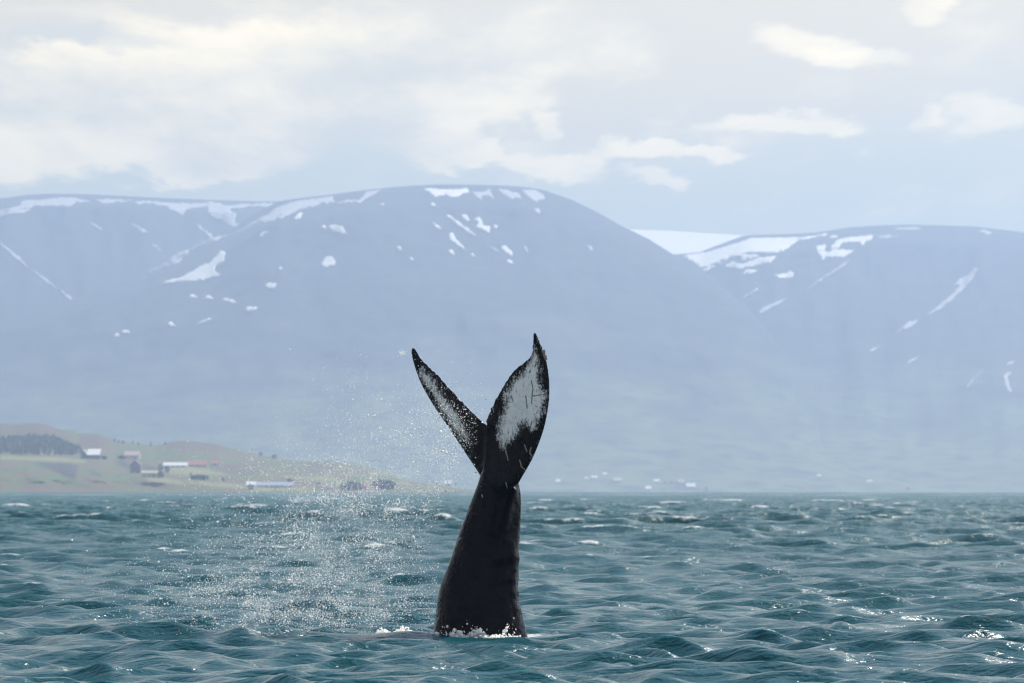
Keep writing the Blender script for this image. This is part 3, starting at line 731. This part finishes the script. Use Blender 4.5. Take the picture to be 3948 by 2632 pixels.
def fluke(lead, trail, dl, dt_, th, ns=70, nc=15, jag=0.0, seed=0):
    """closed blade between a leading and a trailing edge; dl, dt_: depth of either edge along the span; th: thickness along it"""
    L, T = resample(lead, ns), resample(trail, ns)
    u = np.linspace(0, 1, ns)
    if jag:
        r = np.random.default_rng(seed); n_ = r.normal(0, 1, ns)
        tt = np.gradient(T, axis=0); nn = np.stack([-tt[:, 1], tt[:, 0]], -1); nn /= np.linalg.norm(nn, axis=1)[:, None] + 1e-6
        T = T + nn * (n_ * jag * np.sin(u * 3.1) ** .5)[:, None]
    DL, DT, TH = np.interp(u, *zip(*dl)), np.interp(u, *zip(*dt_)), np.interp(u, *zip(*th))
    c = (1 - np.cos(np.linspace(0, math.pi, nc))) / 2
    px = L[:, None, 0] * (1 - c) + T[:, None, 0] * c; py = L[:, None, 1] * (1 - c) + T[:, None, 1] * c
    dy = DL[:, None] * (1 - c) + DT[:, None] * c
    cup = np.sin(c * math.pi)[None, :]
    prof = TH[:, None] * (1.9 * np.sqrt(c) * (1 - c) ** .8 + 0.12)[None, :]
    fr_ = world(px, py, dy - prof / 2 + cup * TH[:, None] * .15); bk = world(px, py, dy + prof / 2 + cup * TH[:, None] * .15)
    V = np.concatenate([fr_.reshape(-1, 3), bk.reshape(-1, 3)]); o_ = ns * nc
    g = quad_grid(ns, nc); faces = [tuple(q_) for q_ in g] + [tuple(q_[::-1] + o_) for q_ in g]
    ring = [i * nc for i in range(ns)] + [(ns - 1) * nc + j for j in range(1, nc)] + [i * nc + nc - 1 for i in range(ns - 2, -1, -1)] + [j for j in range(nc - 2, 0, -1)]
    for i in range(len(ring)):
        p_, q_ = ring[i], ring[(i + 1) % len(ring)]; faces.append((q_, p_, p_ + o_, q_ + o_))
    return V, faces

r_lead = E1((960, 1560), (1085, 1515), (1150, 1480), (1180, 1425), (1225, 1350), (1270, 1270), (1310, 1180), (1345, 1090), (1375, 1000), (1395, 920), (1412, 830), (1424, 740), (1428, 650), (1425, 560), (1415, 470), (1402, 400), (1388, 340), (1368, 290), (1350, 250), (1332, 210), (1315, 172), (1302, 150))
r_trail = E1((835, 1330), (855, 1200), (862, 1050), (866, 945), (880, 880), (905, 815), (940, 745), (975, 690), (1010, 625), (1040, 570), (1070, 525), (1110, 475), (1150, 440), (1200, 405), (1240, 370), (1268, 325), (1274, 260), (1279, 190), (1284, 155), (1293, 144))
l_lead = E1((900, 1560), (810, 1410), (780, 1360), (720, 1270), (640, 1150), (560, 1030), (500, 940), (430, 840), (360, 730), (300, 625), (262, 540), (230, 450), (207, 370), (197, 310), (201, 280))
l_trail = E1((960, 1000), (858, 955), (845, 945), (800, 900), (740, 845), (680, 785), (630, 735), (570, 665), (520, 615), (480, 565), (440, 520), (390, 475), (340, 430), (300, 385), (270, 345), (250, 300), (225, 273), (212, 272))
parts = [fluke(r_lead, r_trail, [(0, -.20), (.12, -.36), (.5, -.62), (1, -.45)], [(0, .0), (.25, -.02), (.6, -.30), (1, -.44)], [(0, .30), (.15, .24), (.4, .14), (.8, .06), (1, .03)], 80, 17, 1.6, 1),
         fluke(l_lead, l_trail, [(0, .12), (.2, .30), (.6, .75), (1, 1.05)], [(0, .10), (.2, .20), (.6, .66), (1, 1.04)], [(0, .26), (.2, .20), (.5, .12), (.85, .06), (1, .035)], 70, 15, 1.4, 2)]
lc = E1((862, 1000), (868, 1100), (862, 1200), (842, 1320), (812, 1408)) + E2((500, 250), (470, 330), (435, 420), (400, 520), (360, 620), (330, 710), (300, 810), (270, 890), (240, 960), (210, 1040), (190, 1110), (178, 1190), (168, 1280), (158, 1370), (148, 1430), (128, 1490), (90, 1600), (40, 1800), (0, 2100))
rc = E1((880, 1000), (930, 1100), (985, 1200), (1050, 1320), (1105, 1408)) + E2((838, 238), (851, 300), (857, 400), (854, 500), (849, 600), (844, 700), (836, 765), (847, 830), (835, 900), (838, 1000), (831, 1055), (842, 1110), (837, 1180), (860, 1250), (871, 1320), (886, 1380), (900, 1440), (916, 1490), (940, 1600), (980, 1800), (1000, 2100))
ys = np.linspace(lc[0][1], 2720, 150)
xl = np.interp(ys, [p[1] for p in lc], [p[0] for p in lc]); xr = np.interp(ys, [p[1] for p in rc], [p[0] for p in rc])
hd = np.interp(ys, [1650, 1760, 1865, 2000, 2250, 2480, 2720], [.05, .12, .18, .24, .36, .46, .55])
na = 40; ang = np.linspace(0, 2 * math.pi, na, endpoint=False)
ca, sa = np.cos(ang), np.sin(ang)
exx = np.sign(ca) * np.abs(ca) ** .92; eyy = np.sign(sa) * np.abs(sa) ** np.where(ca > 0, 1.25, .95)
V = np.concatenate([world(((a_ + b_) / 2 + (b_ - a_) / 2 * exx), np.full(na, y_), h_ * eyy) for a_, b_, y_, h_ in zip(xl, xr, ys, hd)])
faces = []
for i in range(len(ys) - 1):
    for j in range(na): faces.append((i * na + j, (i + 1) * na + j, (i + 1) * na + (j + 1) % na, i * na + (j + 1) % na))
faces.append(tuple(range(na))); faces.append(tuple(reversed(range((len(ys) - 1) * na, len(ys) * na))))
parts.append((V, faces))
bm = bmesh.new()
for V, faces in parts:
    vs = [bm.verts.new(tuple(p)) for p in V]
    for f_ in faces:
        try: bm.faces.new([vs[i] for i in f_])
        except ValueError: pass
bmesh.ops.recalc_face_normals(bm, faces=bm.faces)
me = bpy.data.meshes.new('tmp'); bm.to_mesh(me); bm.free()
tmp = bpy.data.objects.new('tmp', me); COL.objects.link(tmp)
md = tmp.modifiers.new('r', 'REMESH'); md.mode = 'VOXEL'; md.voxel_size = 0.0115
md = tmp.modifiers.new('s', 'SMOOTH'); md.factor = 0.5; md.iterations = 4
dg = bpy.context.evaluated_depsgraph_get()
wme = bpy.data.meshes.new_from_object(tmp.evaluated_get(dg)); wme.name = 'humpback_whale'
bpy.data.objects.remove(tmp); bpy.data.meshes.remove(me)
n = len(wme.vertices); co = np.empty(n * 3, np.float32); wme.vertices.foreach_get('co', co); co = co.reshape(-1, 3).astype(float)
no = np.empty(n * 3, np.float32); wme.vertices.foreach_get('normal', no); no = no.reshape(-1, 3)
wme.polygons.foreach_set('use_smooth', np.ones(len(wme.polygons), bool))
PX = CX + co[:, 0] / co[:, 1] * F; PY = HY - (co[:, 2] - CAMH) / co[:, 1] * F
front = no[:, 1] < 0.15
def carve(line, width, depth):
    dd_ = seg_dist(PX, PY, line)
    co[:, 1] += np.where(front, depth * np.exp(-(dd_ / width) ** 2), 0)
carve(E2((812, 290), (795, 325), (768, 420), (752, 520), (735, 590)), 13, -.075)
carve(E2((740, 330), (700, 400), (680, 480), (655, 570), (635, 660)), 24, .075)
for (kx, ky), kd in zip(E2((640, 745), (622, 870), (605, 985), (700, 650), (690, 800), (720, 1000), (735, 1180), (800, 770), (805, 860), (800, 960), (800, 1080), (815, 1210)), (.035, .035, .035, -.03, -.03, -.02, -.02, -.03, -.03, -.03, -.03, -.03)):
    carve([(kx, ky - 14), (kx + 2, ky + 14)], 20, kd)
carve(E1((862, 950), (868, 1100), (858, 1240), (838, 1330)), 7, -.03)
wme.vertices.foreach_set('co', co.astype(np.float32).ravel()); wme.update()
wpoly_r = E1((1283, 280), (1300, 310), (1318, 400), (1330, 500), (1338, 600), (1342, 650), (1390, 665), (1398, 720), (1368, 800), (1345, 880), (1310, 960), (1265, 1010), (1200, 930), (1150, 1000), (1110, 1060), (1050, 1110), (1005, 1150), (985, 1090), (975, 980), (990, 880), (1040, 800), (1055, 740), (1020, 700), (1080, 600), (1110, 545), (1180, 530), (1220, 440), (1255, 405), (1272, 340))
wpoly_l = E1((290, 460), (340, 490), (375, 535), (410, 600), (455, 670), (500, 750), (545, 810), (600, 860), (640, 930), (670, 1000), (700, 1060), (710, 1110), (680, 1095), (640, 1060), (590, 1000), (530, 920), (470, 830), (400, 720), (340, 620), (300, 560), (278, 500))
wh = np.maximum(sdf(PX, PY, wpoly_r), sdf(PX, PY, wpoly_l)); wh = np.where(front, wh, -60)
edge = np.minimum(seg_dist(PX, PY, r_lead[3:-2]), np.minimum(seg_dist(PX, PY, l_trail[3:]), seg_dist(PX, PY, r_trail[3:])))
left_edge = seg_dist(PX, PY, lc[4:])
scar = np.full(n, 99.0)
for ln in (E1((1265, 565), (1280, 640), (1270, 700), (1268, 765)), E1((1278, 702), (1340, 692), (1400, 680)), E1((1215, 700), (1228, 810)), E1((1270, 930), (1250, 990)), E1((380, 680), (430, 800), (460, 870)), E1((500, 870), (540, 940)), E1((1300, 790), (1320, 800))):
    scar = np.minimum(scar, seg_dist(PX, PY, ln))
scar = np.where(front, scar, 99)
scr = np.full(n, 99.0)
for ln in (E1((1030, 1155), (1058, 1272)), E1((1160, 1270), (1180, 1330)), E1((1170, 1325), (1215, 1362)), E1((1205, 1135), (1225, 1195)), E1((920, 800), (930, 845)), E1((1262, 1160), (1250, 1210), (1275, 1240)), E1((1040, 1470), (1050, 1520)), E2((540, 325), (545, 345)), E2((345, 690), (370, 672))):
    scr = np.minimum(scr, seg_dist(PX, PY, ln))
scr = np.where(front, scr, 99)
for nm, arr in (('white', wh), ('edge', edge), ('left_edge', left_edge), ('scar', scar), ('scratch', scr)):
    at = wme.attributes.new(nm, 'FLOAT', 'POINT'); at.data.foreach_set('value', arr.astype(np.float32))
m, nt, b = mat('whale_skin')
pos = nt.node('ShaderNodeTexCoord').outputs['Object']
st = nt.v('MULTIPLY', pos, (1.5, 1.0, 0.75))
n1 = nt.noise(st, 9, 5, 0.65); n2 = nt.noise(st, 34, 5, 0.7); n3 = nt.noise(pos, 60, 3, 0.6)
wv = nt.m('ADD', nt.m('MULTIPLY', nt.m('SUBTRACT', n1, 0.5), 60), nt.m('MULTIPLY', nt.m('SUBTRACT', n2, 0.5), 75))
wv = nt.m('ADD', wv, nt.m('MULTIPLY', nt.m('SUBTRACT', n3, 0.5), 50))
whm = nt.ramp(nt.m('ADD', nt.attr('white'), wv), -12, 20)
scm = nt.ramp(nt.m('ADD', nt.attr('scar'), nt.m('MULTIPLY', nt.m('SUBTRACT', n2, .5), 5)), 0.8, 3.6, 0.85, 0.0)
whm = nt.m('MULTIPLY', whm, nt.m('SUBTRACT', 1.0, scm))
fleck = nt.ramp(nt.noise(nt.v('MULTIPLY', pos, (1.0, 1.0, 0.38)), 30, 5, 0.7), 0.56, 0.66)
whm = nt.m('MULTIPLY', whm, nt.m('SUBTRACT', 1.0, nt.m('MULTIPLY', fleck, nt.ramp(nt.attr('white'), 8, 75, 0.95, 0.25))))
spk = nt.m('MULTIPLY', nt.ramp(n2, 0.60, 0.68), nt.ramp(nt.attr('left_edge'), 8, 40, 0.8, 0.0))
spe = nt.m('MULTIPLY', nt.ramp(n2, 0.56, 0.66), nt.ramp(nt.attr('edge'), 3, 26, 0.55, 0.0))
scw = nt.ramp(nt.m('ADD', nt.attr('scratch'), nt.m('MULTIPLY', nt.m('SUBTRACT', n2, .5), 4)), 0.4, 3.2, 0.6, 0.0)
c = nt.mix(n1, (0.0006, 0.0014, 0.0066), (0.0020, 0.0022, 0.0056))
c = nt.mix(whm, c, nt.mix(n1, (0.56, 0.60, 0.67), (0.76, 0.79, 0.85)))
c = nt.mix(nt.m('MAXIMUM', spk, spe), c, (0.33, 0.35, 0.37))
c = nt.mix(scw, c, (0.42, 0.43, 0.44))
nt.put(b.inputs['Base Color'], c)
nt.put(b.inputs['Roughness'], nt.ramp(n1, 0.3, 0.7, 0.10, 0.26))
nt.put(b.inputs['IOR'], 1.33); nt.put(b.inputs['Specular IOR Level'], 0.15)
nb = nt.bump(nt.noise(pos, 4.0, 4, .55), 0.8, 0.09)
nb = nt.bump(nt.noise(nt.v('MULTIPLY', pos, (1.0, 1.0, 0.12)), 22.0, 4, .6), 0.5, 0.02, nb)
nt.put(b.inputs['Normal'], nt.bump(n2, 0.18, 0.010, nb))
whale = link('humpback_whale', wme, m)
tag(whale, 'black and white humpback whale tail raised straight out of the sea, diving head down', 'whale')

# barnacles on the tip of the right fluke
bar_m = plain('barnacle_shell', (0.30, 0.29, 0.27), 0.6, 0.35, 90)
def barnacle_mesh(r, seed):
    bm = bmesh.new(); rr = random.Random(seed)
    res = bmesh.ops.create_cone(bm, cap_ends=False, segments=10, radius1=r, radius2=r * .45, depth=r * 1.1)
    for v_ in bm.verts:
        if v_.co.z > 0: v_.co.z += rr.uniform(-.1, .15) * r
        v_.co.x *= rr.uniform(.9, 1.12); v_.co.y *= rr.uniform(.9, 1.12)
    t = bm.verts.new((0, 0, r * .1)); topv = sorted([v_ for v_ in bm.verts if v_.co.z > r * .25], key=lambda v_: math.atan2(v_.co.y, v_.co.x))
    for i in range(len(topv)):
        try: bm.faces.new((topv[i], topv[(i + 1) % len(topv)], t))
        except ValueError: pass
    bmb = bmesh.new(); me_ = bpy.data.meshes.new('barnacle'); bm.to_mesh(me_); bm.free(); bmb.free(); return me_
from mathutils.bvhtree import BVHTree
tree_b = BVHTree.FromPolygons([tuple(v_) for v_ in co], [tuple(p.vertices) for p in wme.polygons])
for i, (x, y, r) in enumerate([(1372, 302, .030), (1384, 318, .022), (1388, 352, .028), (1392, 372, .022), (1380, 340, .02), (1330, 212, .016), (1318, 190, .014), (1412, 560, .014), (1404, 470, .015), (1360, 262, .017)]):
    (px, py), = E1((x, y)); w_ = world(px, py, -.5)
    hit, nrm, _, _ = tree_b.find_nearest(Vector(w_))
    bo = link('barnacle', barnacle_mesh(r, i), bar_m, whale)
    nn = (nrm + Vector((.5, -.5, .1))).normalized()
    bo.location = hit + nn * r * .3; bo.rotation_euler = nn.to_track_quat('Z', 'Y').to_euler()

# ------------------------------------------------------------------ spray and foam
drop_m, nt, b = mat('water_drops')
isl = nt.node('ShaderNodeNewGeometry').outputs['Random Per Island']
nt.put(b.inputs['Base Color'], (0.97, 0.97, 0.97)); nt.put(b.inputs['Roughness'], 0.25); nt.put(b.inputs['IOR'], 1.333)
nt.put(b.inputs['Subsurface Weight'], 1.0); nt.put(b.inputs['Subsurface Radius'], (1, 1, 1)); nt.put(b.inputs['Subsurface Scale'], 0.03)
gl = nt.node('ShaderNodeBsdfGlass'); nt.put(gl.inputs['Roughness'], 0.15); nt.put(gl.inputs['IOR'], 1.333)
mx2 = nt.node('ShaderNodeMixShader'); nt.put(mx2.inputs[0], nt.m('GREATER_THAN', isl, 0.75)); nt.l.new(b.outputs[0], mx2.inputs[1]); nt.l.new(gl.outputs[0], mx2.inputs[2])
nt.l.new(mx2.outputs[0], nt.n['Material Output'].inputs[0])
bm = bmesh.new(); bmesh.ops.create_icosphere(bm, subdivisions=1, radius=1.0)
IV = np.array([tuple(v_.co) for v_ in bm.verts]); IF = np.array([[v_.index for v_ in f_.verts] for f_ in bm.faces]); bm.free()
OV = np.array([(1, 0, 0), (-1, 0, 0), (0, 1, 0), (0, -1, 0), (0, 0, 1), (0, 0, -1)], float)
OF = np.array([(0, 2, 4), (2, 1, 4), (1, 3, 4), (3, 0, 4), (2, 0, 5), (1, 2, 5), (3, 1, 5), (0, 3, 5)])
def cloud_of(px, py, dep, rad, V0, F0, squash=0.25):
    c_ = world(px, py, dep); k_ = len(c_)
    sc = rad[:, None, None] * (1 + rng.normal(0, squash, (k_, 1, 3)).clip(-.6, .8))
    V_ = (V0[None] * sc + c_[:, None, :]).reshape(-1, 3)
    F_ = (F0[None] + (np.arange(k_) * len(V0))[:, None, None]).reshape(-1, 3)
    return V_, F_
comps = [  # cx, cy, sx, sy, tilt, weight
    (1330, 2010, 170, 110, 0.2, 2.4), (1150, 2180, 210, 130, 0.1, 2.6), (1000, 2330, 240, 75, 0.0, 1.8), (1330, 2350, 200, 65, 0.0, 1.6), (1450, 2120, 140, 140, 0, 1.3),
    (1500, 1740, 190, 110, 0.35, .8), (1640, 1650, 110, 110, 0.5, .4), (1750, 1640, 70, 65, 0.6, .38), (1300, 1640, 200, 110, 0.1, .25), (1330, 1480, 110, 70, 0, .08), (1200, 1830, 260, 90, 0.1, .6),
    (850, 2200, 230, 150, 0, 1.1), (1720, 1780, 60, 60, 0, .35), (1600, 1900, 110, 80, 0, .5), (1620, 2250, 100, 110, 0, .3)]
def sample(nn):
    w_ = np.array([c[5] for c in comps]); ch = rng.choice(len(comps), nn, p=w_ / w_.sum()); cc = np.array(comps)[ch]
    gx, gy = rng.normal(0, 1, nn) * cc[:, 2], rng.normal(0, 1, nn) * cc[:, 3]
    x, y = cc[:, 0] + gx, cc[:, 1] + gy - cc[:, 4] * gx
    ok = (y < 2445) & (x < 1900) & (y > 1330) & ~((y > 1900) & (x > 1720 - (y - 1900) * .1)) & ~((x > 1840) & (y > 1600))
    x, y = x[ok], y[ok]
    cl = vnoise(x / 60 + 30, y / 45 + 30 + x / 90, 9, 3)
    keep = rng.random(len(x)) < np.clip(0.55 + 0.9 * cl, 0.2, 1)
    return x[keep], y[keep]
x, y = sample(5200); r_ = np.exp(rng.normal(math.log(.0066), .40, len(x))).clip(.004, .02)
Va, Fa = cloud_of(x, y, rng.normal(-.3, 1.0, len(x)), r_, IV, IF)
x, y = sample(72000); r_ = np.exp(rng.normal(math.log(.0034), .38, len(x))).clip(.002, .009)
Vb, Fb = cloud_of(x, y, rng.normal(0, 1.6, len(x)), r_, OV, OF)
# the small burst thrown off the left fluke's tip
(tx, ty), = E1((115, 318)); x = rng.normal(tx, 9, 60); y = rng.normal(ty, 6, 60)
Vc, Fc_ = cloud_of(x, y, rng.normal(1.0, .1, 60), np.full(60, .005), IV, IF)
Vs = np.concatenate([Va, Vb, Vc]); Fs = np.concatenate([Fa, Fb + len(Va), Fc_ + len(Va) + len(Vb)])
o = link('water_spray', np_mesh('water_spray', Vs, Fs), drop_m); tag(o, 'cloud of glittering water drops thrown up left of the whale tail', 'spray', kind='stuff')

foam_m, nt, b = mat('white_foam')
nt.put(b.inputs['Base Color'], (0.98, 0.98, 0.98)); nt.put(b.inputs['Roughness'], 0.4)
nt.put(b.inputs['Subsurface Weight'], 1.0); nt.put(b.inputs['Subsurface Radius'], (1, 1, 1)); nt.put(b.inputs['Subsurface Scale'], 0.12)
fx, fy, fd, frd = [], [], [], []
for x0, x1, yb, ht, nn, dep in ((1450, 1690, 2452, 36, 2200, -.35), (1735, 1935, 2466, 46, 2600, -.62), (1690, 1990, 2462, 95, 160, -.62), (1680, 1740, 2476, 8, 120, -.55), (1935, 2010, 2452, 8, 60, -.5)):
    xx = rng.uniform(x0, x1, nn); prof_ = (0.35 + 0.65 * np.abs(np.sin((xx - x0) * .035 + 1) * np.sin((xx - x0) * .013 + .5)))
    fx.append(xx); fy.append(yb + 4 - rng.beta(1.0, 2.4, nn) * (ht + 14) * prof_); fd.append(dep + rng.normal(0, .10, nn)); frd.append(np.exp(rng.normal(math.log(.0075), .55, nn)).clip(.003, .026))
V_, F_ = cloud_of(np.concatenate(fx), np.concatenate(fy), np.concatenate(fd), np.concatenate(frd), IV, IF, .35)
o = link('foam', np_mesh('foam', V_, F_), foam_m); tag(o, 'white foam churned up around the base of the whale tail', 'foam', kind='stuff')

# ------------------------------------------------------------------ air
me = box_mesh('haze', -6500, 6500, -300, 15200, -11.0, 720)
hz, nt, b = mat('haze'); nt.n.remove(b)
pv = nt.node('ShaderNodeVolumePrincipled')
nt.put(pv.inputs['Color'], HAZE_COLOR); nt.put(pv.inputs['Density'], HAZE_DENSITY); nt.put(pv.inputs['Anisotropy'], HAZE_G)
nt.l.new(pv.outputs[0], nt.n['Material Output'].inputs['Volume'])
o = link('haze', me, hz); tag(o, 'pale blue haze filling the air over the bay', 'haze', kind='stuff')
